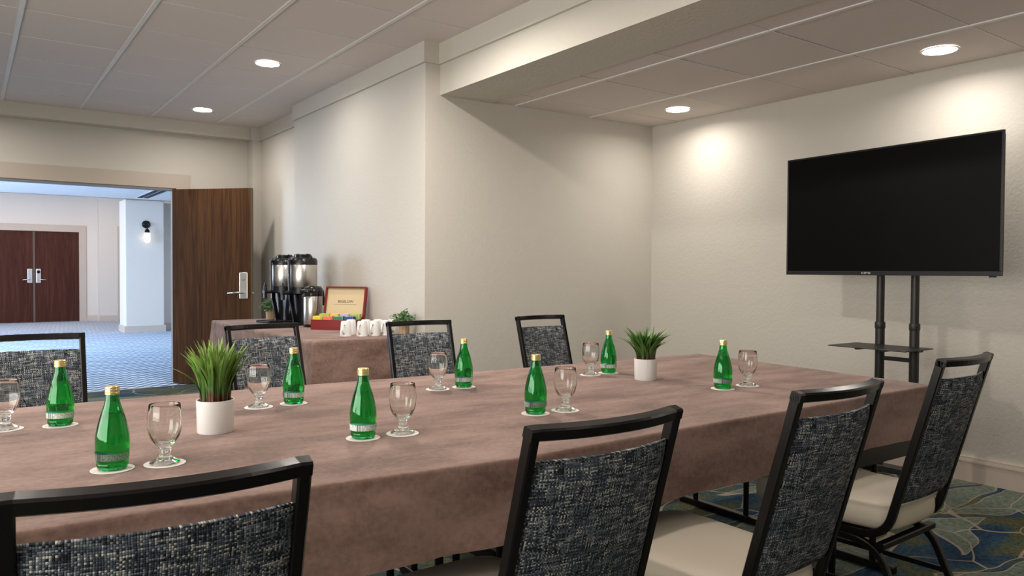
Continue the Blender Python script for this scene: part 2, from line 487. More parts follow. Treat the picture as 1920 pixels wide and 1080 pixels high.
# door casing
bm = bmesh.new()
box(bm, -0.90, OX + .155, YD - .018, YD + .001, OT, OT + .158)
box(bm, OX, OX + .155, YD - .018, YD + .001, 0, OT)
box(bm, -0.90, -0.75, YD - .018, YD + .001, 0, OT)
struct('trim_2', bm, M_TRIM)
bm = bmesh.new()
box(bm, -0.75, OX, YD - .01, YD + .16, OT - .02, OT)
box(bm, OX - .02, OX, YD - .01, YD + .16, 0, OT)
struct('trim_3', bm, mat('grey_jamb', (0.20, 0.18, 0.16), 0.5))
# door wall soffit band
bm = bmesh.new(); box(bm, XL, 2.715, 8.98, YD, 2.775, 2.95)
struct('trim_4', bm, M_BEAM)
# crown band (slightly proud) on coffee wall, recess, pilaster, stub of back wall, beam
bm = bmesh.new()
P = 0.022
box(bm, XCO - P, XCO, YK - P, 7.53, 2.762, 2.95)
box(bm, XST - P, XST, 7.53, 8.95, 2.762, 2.95)
box(bm, 2.715 - P, XST, 8.95 - P, 8.95, 2.762, 2.95)
box(bm, XCO, XBM, YK - P, YK, 2.762, 2.95)
box(bm, XBM - P, XBM, YB, YK - P, 2.762, 2.95)
struct('trim_5', bm, M_BEAM)
struct('ceiling_beam', newbox(XBM, 3.27, YB, YK, 2.546, 2.95), M_BEAM)

def ceiling_tiles(name, gname, x_lines, y_lines, x0, x1, y0, y1, z, seed):
    rnd = random.Random(seed)
    bm = bmesh.new(); g = bmesh.new()
    xs = [x0] + [x for x in x_lines if x0 < x < x1] + [x1]
    ys = [y0] + [y for y in y_lines if y0 < y < y1] + [y1]
    e = 0.0022
    for i in range(len(xs) - 1):
        for j in range(len(ys) - 1):
            dz = [rnd.uniform(0.000, 0.0022) for _ in range(4)]
            a, b_, c, d = xs[i] + e, xs[i+1] - e, ys[j] + .0045, ys[j+1] - .0045
            lo = [bm.verts.new(p) for p in ((a, c, z + dz[0]), (b_, c, z + dz[1]), (b_, d, z + dz[2]), (a, d, z + dz[3]))]
            hi = [bm.verts.new((v.co.x, v.co.y, z + .02)) for v in lo]
            bm.faces.new(lo[::-1]); bm.faces.new(hi)
            for k in range(4): bm.faces.new((lo[k], lo[(k+1) % 4], hi[(k+1) % 4], hi[k]))
    o = struct(name, bm, M_TILE)
    for x in xs[1:-1]: box(g, x - .014, x + .014, y0, y1, z - .006, z + .001)
    for y in ys[1:-1]: box(g, x0, x1, y - .0028, y + .0028, z - .0018, z + .001)
    struct(gname, g, M_GRID)
    struct('ceiling_slab', newbox(x0, x1, y0, y1, z + .03, z + .06), M_DARK)
ceiling_tiles('ceiling', 'ceiling_grid', [0.305 + .664 * k for k in range(-5, 5)], [5.09 + .664 * k for k in range(-12, 7)],
              XL, XST, YB, 9.0, ZC, 3)
ceiling_tiles('ceiling_alcove', 'ceiling_grid_alcove', [3.50, 4.26], [3.87 + .664 * k * 1.0 for k in range(-10, 3)],
              3.27, XR, YB, YK, ZA, 4)
# baseboards with a stepped cap
def baseb(name, x0, x1, y0, y1, axis, sgn):
    bm = bmesh.new()
    if axis == 'x':
        box(bm, min(x0, x0 + sgn*.016), max(x0, x0 + sgn*.016), y0, y1, 0, .135)
        box(bm, min(x0, x0 + sgn*.011), max(x0, x0 + sgn*.011), y0, y1, .135, .150)
        box(bm, min(x0, x0 + sgn*.020), max(x0, x0 + sgn*.020), y0, y1, .118, .128)
    else:
        box(bm, x0, x1, min(y0, y0 + sgn*.016), max(y0, y0 + sgn*.016), 0, .135)
        box(bm, x0, x1, min(y0, y0 + sgn*.011), max(y0, y0 + sgn*.011), .135, .150)
        box(bm, x0, x1, min(y0, y0 + sgn*.020), max(y0, y0 + sgn*.020), .118, .128)
    return struct(name, bm, M_BASEB)
baseb('baseboard_right', XR, 0, YB, YK, 'x', -1)
baseb('baseboard_back', XCO, XR - .02, YK, 0, 'y', -1)
baseb('baseboard_coffee', XCO, 0, YK, 7.53, 'x', -1)
baseb('baseboard_recess', XST, 0, 7.53, 8.95, 'x', -1)
baseb('baseboard_left', XL, 0, YB, YD, 'x', 1)

# ------------------------------------------------------------------ foyer
YF = 21.3
struct('wall_foyer_far', newbox(-4, 0.38, YF, YF + .1, 0, 3.3), M_FOYWALL)
bm = bmesh.new(); box(bm, 2.27, 2.67, YF, YF + .1, 0, 3.3); box(bm, 0.38, 2.27, YF, YF + .1, 2.17, 3.3)
struct('wall_foyer_far_right', bm, M_FOYWALL)
bm = bmesh.new(); box(bm, 2.67, 3.22, YF - .25, YF + .1, 0, 3.3); box(bm, 3.22, 6.4, YF - .25, YF + .1, 2.17, 3.3); box(bm, 4.2, 6.4, YF - .25, YF + .1, 0, 2.17)
struct('wall_foyer_jog', bm, M_FOYWALL)
bm = bmesh.new()
box(bm, 0.23, 2.42, YF - .02, YF, 2.17, 2.33); box(bm, 2.27, 2.42, YF - .02, YF, 0, 2.17); box(bm, 0.23, 0.38, YF - .02, YF, 0, 2.17)
struct('trim_6', bm, M_TRIM)
bm = bmesh.new()
box(bm, 3.07, 4.35, YF - .27, YF - .25, 2.17, 2.33); box(bm, 3.07, 3.22, YF - .27, YF - .25, 0, 2.17)
struct('trim_7', bm, M_TRIM)
bm = bmesh.new(); box(bm, 2.42, 2.67, YF - .015, YF, 0, .14); box(bm, 2.67, 3.07, YF - .265, YF - .25, 0, .14)
struct('baseboard_foyer', bm, M_BASEB)
struct('wall_pillar', newbox(2.605, 3.33, 16.9, 17.6, 0, 2.675, bev=0.02), M_FOYWALL)
bm = bmesh.new(); box(bm, 2.585, 3.35, 16.88, 17.62, 0, .135)
struct('baseboard_pillar', bm, M_BASEB)
struct('wall_foyer_right', newbox(3.33, 6.4, 17.5, 17.65, 0, 2.675), M_FOYWALL)
struct('baseboard_foyer_right', newbox(3.35, 6.3, 17.48, 17.5, 0, .14), M_BASEB)
struct('wall_foyer_end', newbox(6.4, 6.5, 9.3, 21.5, 0, 3.3), M_FOYWALL)
struct('wall_foyer_left', newbox(-4.1, -4.0, 9.3, 21.5, 0, 3.3), M_FOYWALL)
bm = bmesh.new()
box(bm, -4, 6.4, YD + .15, 14.15, 2.675, 2.75); box(bm, -4, 6.4, 14.40, 16.9, 2.675, 2.75)
box(bm, 1.97, 6.4, 14.15, 14.40, 2.675, 2.75)
struct('ceiling_foyer', bm, M_FOYCEIL)
struct('ceiling_foyer_far', newbox(-4, 6.4, 16.9, 21.5, 3.2, 3.3), M_FOYCEIL)
struct('trim_8', newbox(-4, 6.4, 16.85, 16.9, 2.675, 3.2), M_FOYCEIL)
o = obj('linear_light', newbox(-4, 1.965, 14.16, 14.39, 2.69, 2.70), M_STRIP)
tag(o, 'long glowing linear light recessed in the blue foyer ceiling', 'ceiling light')
area_light('linear_light_lamp', (-1.0, 14.28, 2.66), (0, 0, 0), 5.8, 0.2, 60, (0.6, 0.78, 1.0)).parent = o
# unseen fill panels, added to warm the far recess and brighten the side wall
area_light('foyer_recess_fill', (0.8, 19.2, 3.15), (0, 0, 0), 5.0, 2.0, 66, (1.0, 0.72, 0.52))
area_light('foyer_side_fill', (4.6, 14.5, 2.66), (0, 0, 0), 0.6, 0.6, 26, (0.85, 0.9, 1.0))  # added to lighten the wall right of the pillar

# vent grille in foyer ceiling
vt = empty('ceiling_vent', (2.84, 15.1, 2.675)); tag(vt, 'long slotted air grille in the foyer ceiling above the pillar', 'vent')
obj('frame', newbox(-.12, .12, -1.3, 1.3, -.006, 0), mat('vent_white', (0.6, 0.62, 0.66), 0.5), vt)
bm = bmesh.new()
for k in range(60):
    y = -1.27 + k * .043
    box(bm, -.10, -.01, y, y + .022, -.010, -.006); box(bm, .01, .10, y, y + .022, -.010, -.006)
obj('slot', bm, mat('vent_slot', (0.04, 0.045, 0.06), 0.8), vt)

# far double doors, each leaf
def far_leaf(name, x0, x1, lockx, keypad, lab):
    d = empty(name, ((x0 + x1) / 2, YF + .04, 0)); d['kind'] = 'structure'
    w_ = (x1 - x0) / 2
    obj('leaf', newbox(-w_, w_, -.02, .03, .012, 2.165, bev=.003), M_WOOD2, d)
    pl = obj('lock_plate', newbox(lockx - .05, lockx + .05, -.035, -.02, .94, 1.27, bev=.006), M_SATIN, d)
    bm = bmesh.new(); s = 1 if keypad else -1
    tube(bm, [(lockx, -.035, 1.02), (lockx, -.075, 1.02), (lockx + s*.05, -.085, 1.02), (lockx + s*.15, -.085, 1.015)], .011)
    obj('lever_handle', bm, M_SATIN, d, smooth=True)
    if keypad:
        bm = bmesh.new(); lathe(bm, [(0, .006), (.036, .006), (.038, 0), (0, 0)], 20)
        k = obj('reader', bm, M_BLACKP, d); k.location = (lockx, -.035, 1.20); k.rotation_euler = (PI/2, 0, 0)
    return d
far_leaf('door_2', 0.40, 1.315, .395, False, '')
far_leaf('door_3', 1.355, 2.265, -.385, True, '')
struct('trim_9', newbox(1.315, 1.355, YF + .01, YF + .06, 0, 2.17), mat('olive_astragal', (0.10, 0.075, 0.055), 0.5))
struct('door_4', newbox(3.22, 4.2, YF - .10, YF - .06, 0, 2.17), M_TRIM)

# open door leaf
hx, hy, tx, ty = 1.893, 9.125, 2.545, 8.425
LW = math.hypot(tx - hx, ty - hy)
door = empty('door_1', (hx, hy, 0), math.atan2(ty - hy, tx - hx)); door['kind'] = 'structure'
obj('leaf', newbox(0, LW, -.022, .022, .012, 2.16, bev=.002), M_WOOD, door)
obj('edge_strip', newbox(LW, LW + .003, -.0225, .0225, .012, 2.16), mat('olive_door_edge', (0.15, 0.125, 0.085), 0.5), door)
obj('lock_plate', newbox(LW - .135, LW - .035, -.034, -.022, .955, 1.245, bev=.008), M_SATIN, door)
bm = bmesh.new()
tube(bm, [(LW - .085, -.034, 1.025), (LW - .085, -.085, 1.025), (LW - .12, -.095, 1.025), (LW - .235, -.095, 1.018)], [.013, .013, .012, .009], 12)
obj('lever_handle', bm, M_STEEL, door, smooth=True)
bm = bmesh.new(); tube(bm, arc(0, 0, .02, PI*1.15, PI*1.85, 8) and [(LW - .085 + p[0], -.036, 1.175 + p[1]) for p in arc(0, 0.01, .025, PI*1.2, PI*1.8, 8)], .002, 6)
obj('plate_mark', bm, M_STAND, door)
bm = bmesh.new(); tube(bm, [(LW + .003, 0, 1.02), (LW + .016, 0, 1.02)], .011, 12)
obj('latch_bolt', bm, M_SATIN, door, smooth=True)

# sconce on the pillar
sc = empty('wall_sconce', (2.99, 16.9, 2.18)); tag(sc, 'black wall sconce with a glowing clear glass shade on the foyer pillar', 'wall lamp')
bm = bmesh.new(); lathe(bm, [(0, .03), (.05, .03), (.078, .012), (.08, 0), (0, 0)], 24)
k = obj('backplate', bm, M_BLACK, sc, smooth=True, auto=40); k.rotation_euler = (PI/2, 0, 0)
bm = bmesh.new(); tube(bm, [(0, -.03, 0), (0, -.09, 0), (0, -.11, -.03), (0, -.11, -.12)], .012, 10)
lathe(bm, [(0, -.09), (.03, -.10), (.045, -.13), (.05, -.17), (0, -.17)], 20, 0, -.11)
obj('arm', bm, M_BLACK, sc, smooth=True, auto=40)
bm = bmesh.new(); lathe(bm, [(.045, -.17), (.055, -.20), (.055, -.33), (.03, -.37), (0, -.37), (0, -.366), (.028, -.366), (.052, -.33), (.052, -.20), (.042, -.17)], 24, 0, -.11)
obj('glass_shade', bm, M_GLASS, sc, smooth=True)
bm = bmesh.new(); lathe(bm, [(0, -.18), (.02, -.19), (.036, -.24), (.036, -.28), (.02, -.32), (0, -.33)], 16, 0, -.11)
obj('bulb', bm, M_BULB, sc, smooth=True)

# ------------------------------------------------------------------ downlights
def downlight(x, y, z, label, grp, dim=1.0):
    t = empty('ceiling_light', (x, y, z - .004)); tag(t, label, 'ceiling light', grp)
    bm = bmesh.new(); lathe(bm, [(.090, -.004), (.097, -.004), (.100, 0), (.090, .003)], 36)
    obj('trim_ring', bm, M_WHITE, t, smooth=True)
    bm = bmesh.new(); lathe(bm, [(0, -.003), (.090, -.003), (.0905, .001), (0, .001)], 36)
    obj('diffuser', bm, M_DIFF, t)
    l = bpy.data.lights.new('downlight_lamp', 'AREA'); l.shape = 'DISK'; l.size = .14; l.energy = LAMP_POWER * dim
    l.color = LAMP_COL; l.spread = SPREAD
    lo = bpy.data.objects.new('downlight_lamp', l); C.objects.link(lo); lo.parent = t; lo.location = (0, 0, -.010)
    return t
G1 = 'round ceiling downlights'
downlight(1.965, 6.09, ZC, 'round lit downlight in the tiled ceiling, nearer of the two on the door side', G1, 0.62)
downlight(1.995, 8.25, ZC, 'round lit downlight in the tiled ceiling closest to the wooden door', G1, 0.75)
downlight(4.60, 4.19, ZA, 'round lit downlight in the lower ceiling near the back corner', G1, 0.46)
downlight(4.58, 2.18, ZA, 'round lit downlight in the lower ceiling above the television', G1, 0.46)
for q_, (x, y, z) in enumerate(((1.965, 3.9, ZC), (1.965, 1.7, ZC), (-.2, 8.25, ZC), (-.2, 6.09, ZC), (-.2, 3.9, ZC), (-.2, 1.7, ZC), (1.965, -.6, ZC), (4.58, .2, ZA))):
    downlight(x, y, z, 'unseen ceiling downlight ' + ('third from the door over the table', 'over the near edge of the table', 'left of the doorway', 'left of the coffee table', 'left of the far chairs', 'left of the near chairs', 'behind the camera', 'in the lower ceiling behind the camera')[q_], G1, (2.3, 0.5, 1.0, 1.0, 1.3, 0.35, 0.2, 0.4)[q_])

# ------------------------------------------------------------------ conference table and cloth
ZT = 0.797
Q = 0.9216
near = [(-0.9, 1.755), (0.05, 1.755), (0.664, 1.737), (1.233, 1.683), (1.93, 1.705), (2.7, 1.71), (3.600, 1.722)]
far_ = [(-0.9, 3.345), (0.16, 3.334), (0.93, 3.318), (1.67, 3.275), (2.4, 3.255), (3.1, 3.24), (3.746, 3.221)]
drop_n = [.592, .590, .590, .594, .597, .602, .600]
near = [(x*Q, y*Q) for x, y in near]; far_ = [(x*Q, y*Q) for x, y in far_]
def interp(P, t):
    t *= len(P) - 1; i = min(int(t), len(P) - 2); f = t - i
    a, b_ = P[i], P[i+1]
    return tuple(u + (v - u) * f for u, v in zip(a, b_)) if isinstance(a, tuple) else a + (b_ - a) * f
def draped(name, top, bottom, z, mat_, bulge=.012, rr=.012):
    """cloth: top polygon (closed list, CCW), bottom z per vertex, folds at the corners"""
    bm = bmesh.new()
    n = len(top)
    cen = Vector((sum(p[0] for p in top)/n, sum(p[1] for p in top)/n))
    rows = []
    prof = [(-.02, 0), (-.004, 0), (0, -.001), (.0025, -.004), (.0035, -.010), (.006, -.04)] + [(.008, -.04)] * 0
    nrm = []
    for i in range(n):
        a, b_, c = Vector(top[i-1]), Vector(top[i]), Vector(top[(i+1) % n])
        t = ((b_ - a).normalized() + (c - b_).normalized()).normalized()
        nrm.append(Vector((t.y, -t.x)))
    for (o_, dz) in prof:
        rows.append([bm.verts.new((top[i][0] + nrm[i].x*o_, top[i][1] + nrm[i].y*o_, z + dz)) for i in range(n)])
    K = 9
    for k in range(1, K + 1):
        f = k / K
        row = []
        for i in range(n):
            zz = (z - .04) + (bottom[i] - (z - .04)) * f
            w_ = bulge * f + .007 * math.sin(i * .9) * f + .004 * math.sin(i * 2.3 + 1) * f
            row.append(bm.verts.new((top[i][0] + nrm[i].x*(.008 + w_), top[i][1] + nrm[i].y*(.008 + w_), zz)))
        rows.append(row)
    for r in range(len(rows) - 1):
        for i in range(n):
            j = (i + 1) % n
            bm.faces.new((rows[r][i], rows[r][j], rows[r+1][j], rows[r+1][i]))
    bm.faces.new(rows[0])
    o = obj(name, bm, mat_, smooth=True, auto=50)
    return o
poly, bot = [], []
NN = 60
for k in range(NN):
    t = k / NN; p = interp(near, t); poly.append(p); bot.append(interp(drop_n, t))
a, b_ = near[-1], far_[-1]
for k in range(20):
    t = k / 20; poly.append((a[0] + (b_[0]-a[0])*t, a[1] + (b_[1]-a[1])*t)); bot.append(.598)
for k in range(NN):
    t = 1 - k / NN; poly.append(interp(far_, t)); bot.append(.598)
a, b_ = far_[0], near[0]
for k in range(20):
    t = k / 20; poly.append((a[0] + (b_[0]-a[0])*t, a[1] + (b_[1]-a[1])*t)); bot.append(.598)
tc = draped('tablecloth', poly, bot, ZT + .003, M_CLOTH)
tag(tc, 'mauve brown suede tablecloth hanging over the long conference table', 'tablecloth')

def folding_table(x0, x1, y0, y1, label, panel=None):
    t = empty('folding_table', ((x0+x1)/2, (y0+y1)/2, 0)); tag(t, label, 'table', 'folding tables under the long tablecloth')
    hx_, hy_ = (x1-x0)/2, (y1-y0)/2
    obj('tabletop', newbox(-hx_, hx_, -hy_, hy_, ZT - .03, ZT, bev=.004), M_STAND, t)
    for s in (-1, 1):
        for q in (-1, 1):
            bm = bmesh.new(); tube(bm, [(s*(hx_-.12), q*(hy_-.16), 0.03), (s*(hx_-.12), q*(hy_-.16), ZT - .03)], .014, 10)
            obj('leg', bm, M_BLACK, t, smooth=True, auto=40)
        obj('foot_bar', newbox(s*(hx_-.12) - .02, s*(hx_-.12) + .02, -hy_ + .06, hy_ - .06, 0, .035, bev=.006), M_BLACK, t)
        obj('crossbar', newbox(s*(hx_-.12) - .012, s*(hx_-.12) + .012, -hy_ + .16, hy_ - .16, .42, .45), M_BLACK, t)
    if panel:
        obj('modesty_panel', newbox(hx_ - .56, hx_ - .01, -hy_ + .02, -hy_ + .032, .512, ZT - .03), M_BLACK, t)
    return t
folding_table(1.385, 3.300, 1.60, 2.27, 'black folding table hidden under the cloth, near row at the television end', True)
folding_table(1.385, 3.355, 2.30, 2.95, 'black folding table hidden under the cloth, far row at the television end')
folding_table(-0.62, 1.365, 1.63, 2.30, 'black folding table hidden under the cloth, near row at the doorway end')
folding_table(-0.62, 1.365, 2.33, 2.99, 'black folding table hidden under the cloth, far row at the doorway end')

# ------------------------------------------------------------------ chair
CH = 1.0; CW = 0.385
def lean(z):          # y of the back frame centre line at height z
    return -0.195 - (z - 0.47) * 0.277
def bowx(x, amt):     # bow backwards in the middle
    return -amt * max(0.0, 1 - (x / (CW / 2 - .022)) ** 2)
def make_chair():
    r = empty('banquet_chair')
    # back frame: uprights bend under the seat; bowed top rail
    bm = bmesh.new()
    s_ = (0.021, 0.027)
    for sx in (-1, 1):
        x = sx * (CW/2 - .012)
        pts = [(x, .20, .374), (x, -.02, .374)]
        # bend
        y1 = lean(.46)
        for k in range(1, 8):
            t = k / 8
            p0, p1, p2 = Vector((x, -.07, .374)), Vector((x, -.172, .372)), Vector((x, y1, .46))
            pts.append(tuple((1-t)**2*p0 + 2*t*(1-t)*p1 + t*t*p2))
        pts += [(x, y1, .46), (x, lean(.7), .7), (x, lean(CH - .008), CH - .008)]
        sweep(bm, pts, (1, 0, 0), s_[0], s_[1])
    zt = CH - .0145
    pts = [(x_, lean(zt) + bowx(x_, .030), zt) for x_ in [-CW/2 + .0015] + [(CW - .044) * (k/14 - .5) for k in range(15)] + [CW/2 - .0015]]
    sweep(bm, pts, (0, .267, -.964), .024, .0268)
    obj('back_frame', bm, M_BLACK, r)
    # upholstered back
    bm = bmesh.new()
    nx, nz = 22, 16
    z0, z1 = .497, .931
    wx = CW/2 - .020
    grid = {}
    for side in (0, 1):
        for i in range(nx + 1):
            for j in range(nz + 1):
                u, v = i/nx, j/nz
                x = -wx + 2*wx*u
                z = z0 + (z1 - z0)*v
                # top edge follows the bow, rounded margins
                e = min(u, 1-u) * 2*wx; ez = min(v, 1-v) * (z1-z0)
                th = .016 * (1 - math.exp(-e/.012)*.55) * (1 - math.exp(-ez/.010)*.75) + .001
                y = lean(z) + bowx(x, .030) * (0.35 + .65*v)
                y += th if side == 0 else -th * .85
                grid[side, i, j] = bm.verts.new((x, y, z))
    for i in range(nx):
        for j in range(nz):
            bm.faces.new((grid[0, i, j], grid[0, i+1, j], grid[0, i+1, j+1], grid[0, i, j+1]))
            bm.faces.new((grid[1, i, j], grid[1, i, j+1], grid[1, i+1, j+1], grid[1, i+1, j]))
    for i in range(nx):
        bm.faces.new((grid[0, i, 0], grid[1, i, 0], grid[1, i+1, 0], grid[0, i+1, 0]))
        bm.faces.new((grid[0, i, nz], grid[0, i+1, nz], grid[1, i+1, nz], grid[1, i, nz]))
    for j in range(nz):
        bm.faces.new((grid[0, 0, j], grid[0, 0, j+1], grid[1, 0, j+1], grid[1, 0, j]))
        bm.faces.new((grid[0, nx, j], grid[1, nx, j], grid[1, nx, j+1], grid[0, nx, j+1]))
    obj('backrest', bm, M_TWEED, r, smooth=True, auto=60)
    # seat cushion: rounded outline, crowned top, welt line
    bm = bmesh.new()
    def outline(k, n, inset, dz=0):
        a = 2*PI*k/n
        p = 6.0
        c, s = math.cos(a), math.sin(a)
        rx, ry = 204e-3 - inset, .277 - inset
        q = (abs(c)**p + abs(s)**p) ** (-1/p)
        x, y = c*q*rx, s*q*ry
        x *= 1 + .06*(y/.23)            # wider at the front
        return x, y + .079
    n = 64
    prof = [(.035, .392), (.012, .396), (.002, .410), (.0, .43), (.001, .462), (.004, .476), (.0025, .481), (.006, .487), (.014, .492), (.035, .498), (.09, .503), (.15, .505)]
    rows = []
    for ins, z in prof:
        rows.append([bm.verts.new((*outline(k, n, ins), z)) for k in range(n)])
    for a_, b2 in zip(rows, rows[1:]):
        for k in range(n): bm.faces.new((a_[k], a_[(k+1) % n], b2[(k+1) % n], b2[k]))
    bm.faces.new(rows[-1]); bm.faces.new(rows[0][::-1])
    obj('seat', bm, M_VINYL, r, smooth=True, auto=60)
    obj('seat_base', newbox(-.165, .165, -.14, .24, .372, .393, bev=.004), M_BLACK, r)
    # legs
    for sx in (-1, 1):
        x = sx * (CW/2 - .010)
        bm = bmesh.new()
        sweep(bm, [(x, .215, .352), (x + sx*.012, .235, 0.0)], (1, 0, 0), .022, .022)
        obj('leg', bm, M_BLACK, r)
        bm = bmesh.new()
        pts = [(x, .226, .350), (x, .0, .350)]
        p0, p1, p2 = Vector((x, -.05, .350)), Vector((x, -.145, .348)), Vector((x + sx*.006, -.178, .27))
        for k in range(9):
            t = k/8; pts.append(tuple((1-t)**2*p0 + 2*t*(1-t)*p1 + t*t*p2))
        pts.append((x + sx*.03, -.285, 0.0))
        sweep(bm, pts, (1, 0, 0), .024, .024)
        obj('leg', bm, M_BLACK, r)
        bm = bmesh.new(); sweep(bm, [(x + sx*.006, .22, .19), (x + sx*.014, -.205, .19)], (1, 0, 0), .014, .018)
        obj('stretcher', bm, M_BLACK, r)
    bm = bmesh.new(); sweep(bm, [(-CW/2 + .0, -.155, .345), (CW/2 - .0, -.155, .345)], (0, 1, 0), .03, .022)
    obj('crossbar', bm, M_BLACK, r)
    return r
chair0 = make_chair()
chair_used = [False]
GC = 'banquet chairs around the conference table'
def place_chair(xc, ytop, facing, label, rz=0.0):
    """xc, ytop: where the middle of the top rail is"""
    c = copy_tree(chair0) if chair_used[0] else chair0
    chair_used[0] = True
    off = lean(CH)
    a = (0 if facing > 0 else PI) + rz
    c.rotation_euler = (0, 0, a)
    c.location = (xc - (-math.sin(a) * off), ytop - math.cos(a) * off, 0)
    tag(c, label, 'chair', GC)
    return c
place_chair(0.217, 1.082, 1, 'black framed tweed chair cut off by the bottom left corner, nearest of all', math.radians(-3.7))
place_chair(0.988, 1.062, 1, 'black framed tweed chair seen from behind at the middle of the near row', math.radians(0))
place_chair(1.735, 1.045, 1, 'black framed tweed chair in the near row, second from the right', math.radians(2))
place_chair(2.708, 1.185, 1, 'rightmost black framed tweed chair, in front of the baseboard', math.radians(2))
place_chair(0.225, 3.730, -1, 'far side chair at the left edge against the blue foyer carpet')
place_chair(1.215, 3.855, -1, 'far side chair behind the larger grass plant', math.radians(8))
place_chair(2.010, 3.680, -1, 'far side chair overlapping the mugs and the near boxwood plant', math.radians(-3))
place_chair(2.892, 3.745, -1, 'far side chair standing alone against the bare back wall', math.radians(3))

# ------------------------------------------------------------------ tableware
TT = ZT + .003
def scale_tree(r, k):
    for ch in r.children:
        ch.data.transform(Matrix.Scale(k, 4)); ch.location *= k
        scale_tree(ch, k)
def coaster(x, y, label):
    bm = bmesh.new(); lathe(bm, [(0, 0), (.051, 0), (.0515, .0008), (.051, .0016), (0, .0016)], 40)
    o = obj('coaster', bm, M_COASTER); o.location = (x, y, TT + .0003)
    o.data.transform(Matrix.Scale(Q, 4))
    tag(o, label, 'coaster', 'white paper coasters on the tablecloth'); return o
def make_bottle():
    r = empty('water_bottle')
    K = 1.0
    outer = [(0, .004), (.024, .003), (.032, .001), (.036, .006), (.0375, .014), (.0365, .018), (.038, .024), (.0395, .045), (.0405, .065), (.0395, .085), (.036, .105), (.030, .130), (.024, .150), (.019, .166), (.0165, .178), (.0155, .186), (.0155, .194)]
    o2 = catmull(outer[3:], 3); outer = outer[:3] + o2
    inner = [(.0135, .194), (.0135, .186), (.0145, .178), (.017, .166), (.022, .150), (.028, .130), (.034, .105), (.0375, .085), (.0385, .065), (.0375, .045), (.036, .022), (.032, .010), (.020, .008), (0, .009)]
    bm = bmesh.new(); lathe(bm, outer + inner, 40)
    obj('glass_body', bm, M_GREEN, r, smooth=True, auto=60)
    bm = bmesh.new()
    liq = [(0, .0085), (.0203, .0075), (.0323, .0095), (.0363, .022), (.0378, .045), (.0388, .065), (.0378, .085), (.0343, .105), (.0283, .130), (.0243, .142), (.0235, .1425), (0, .1425)]
    lathe(bm, liq, 40)
    obj('water', bm, M_WATER, r, smooth=True, auto=50)
    bm = bmesh.new()
    lathe(bm, [(.0155, .190), (.0172, .1905), (.0172, .1955), (.0164, .1965), (.0172, .1975), (.0172, .2035), (.0164, .2045), (.0172, .2055), (.0172, .2095), (.0155, .2115), (0, .2120), (0, .195), (.0156, .194)], 32)
    obj('cap', bm, M_GOLD, r, smooth=True, auto=30)
    bm = bmesh.new(); seg = 48
    def band(z0, z1, r0, r1, a0, a1):
        prev = None
        for k in range(seg + 1):
            a = a0 + (a1-a0)*k/seg
            cur = (bm.verts.new((r0*math.cos(a), r0*math.sin(a), z0)), bm.verts.new((r1*math.cos(a), r1*math.sin(a), z1)))
            if prev: bm.faces.new((prev[0], cur[0], cur[1], prev[1]))
            prev = cur
    band(.026, .044, .0396, .0408, -PI - .2, 0.35)
    bmesh.ops.solidify(bm, geom=bm.faces[:], thickness=.0003)
    obj('label', bm, M_LABEL, r, smooth=True, auto=50)
    bm = bmesh.new()
    prev = None
    for k in range(21):
        a = -2.7 + 2.0*k/20; h = .0452 + .0052*math.sin(PI*k/20)
        cur = (bm.verts.new((.0409*math.cos(a), .0409*math.sin(a), .0445)), bm.verts.new((.0413*math.cos(a), .0413*math.sin(a), h)))
        if prev: bm.faces.new((prev[0], cur[0], cur[1], prev[1]))
        prev = cur
    bmesh.ops.solidify(bm, geom=bm.faces[:], thickness=.0003)
    obj('label_crest', bm, M_LABEL2, r, smooth=True)
    return r
def make_goblet():
    r = empty('water_goblet')
    out_ = [(0, 0), (.036, 0), (.038, .0015), (.0375, .004), (.030, .008), (.021, .013), (.0155, .018), (.0135, .024), (.0140, .029), (.0155, .033), (.0150, .038), (.018, .044), (.024, .052), (.032, .062), (.0385, .078), (.0420, .098), (.0425, .118), (.0405, .138), (.0385, .155)]
    o2 = catmull(out_[3:], 3); out_ = out_[:3] + o2
    in_ = [(.0380, .1557), (.0373, .155), (.0392, .138), (.0411, .118), (.0405, .098), (.0367, .079), (.0295, .065), (.0205, .056), (.010, .051), (0, .050)]
    def fl(z, a):
        if .048 < z < .075: return .018*math.cos(16*a) * math.sin(PI*(z-.048)/.027)
        if .003 < z < .018: return .012*math.cos(12*a)
        return 0
    bm = bmesh.new(); lathe(bm, out_ + in_, 64, flute=fl)
    obj('glass', bm, M_GLASS, r, smooth=True, auto=70)
    return r
b0, g0 = make_bottle(), make_goblet()
scale_tree(b0, Q); scale_tree(g0, Q)
BN = ['in front of the leftmost far chair', 'nearest the camera', 'near the middle of the table', 'above the middle near chair',
      'in front of the far chair behind the large grass', 'overlapping the chair by the mugs', 'farthest back beside the dark grass plant', 'farthest right on the table']
bspots = [(.250, 2.878), (.303, 2.171), (.983, 2.150), (1.662, 2.175), (1.020, 2.858), (1.780, 2.850), (2.640, 2.850), (2.700, 2.183)]
gspots = [(.100, 2.90), (.424, 2.157), (1.112, 2.140), (1.790, 2.163), (.885, 2.852), (1.655, 2.860), (2.512, 2.842), (2.868, 2.181)]
GN = ['cut by the left edge of the photo', 'nearest the camera', 'near the middle of the table', 'above the middle near chair',
      'just right of the large grass plant', 'in front of the chair by the mugs', 'farthest back against the bare wall', 'farthest right on the table']
for i, (x, y) in enumerate(bspots):
    x *= Q; y *= Q
    b_ = b0 if i == 0 else copy_tree(b0)
    b_.location = (x, y, TT + .0022); b_.rotation_euler = (0, 0, math.radians(-36) + random.uniform(-.25, .25))
    tag(b_, 'green glass water bottle ' + BN[i], 'bottle', 'green glass water bottles on the conference table')
    coaster(x, y, 'white coaster under the bottle ' + BN[i])
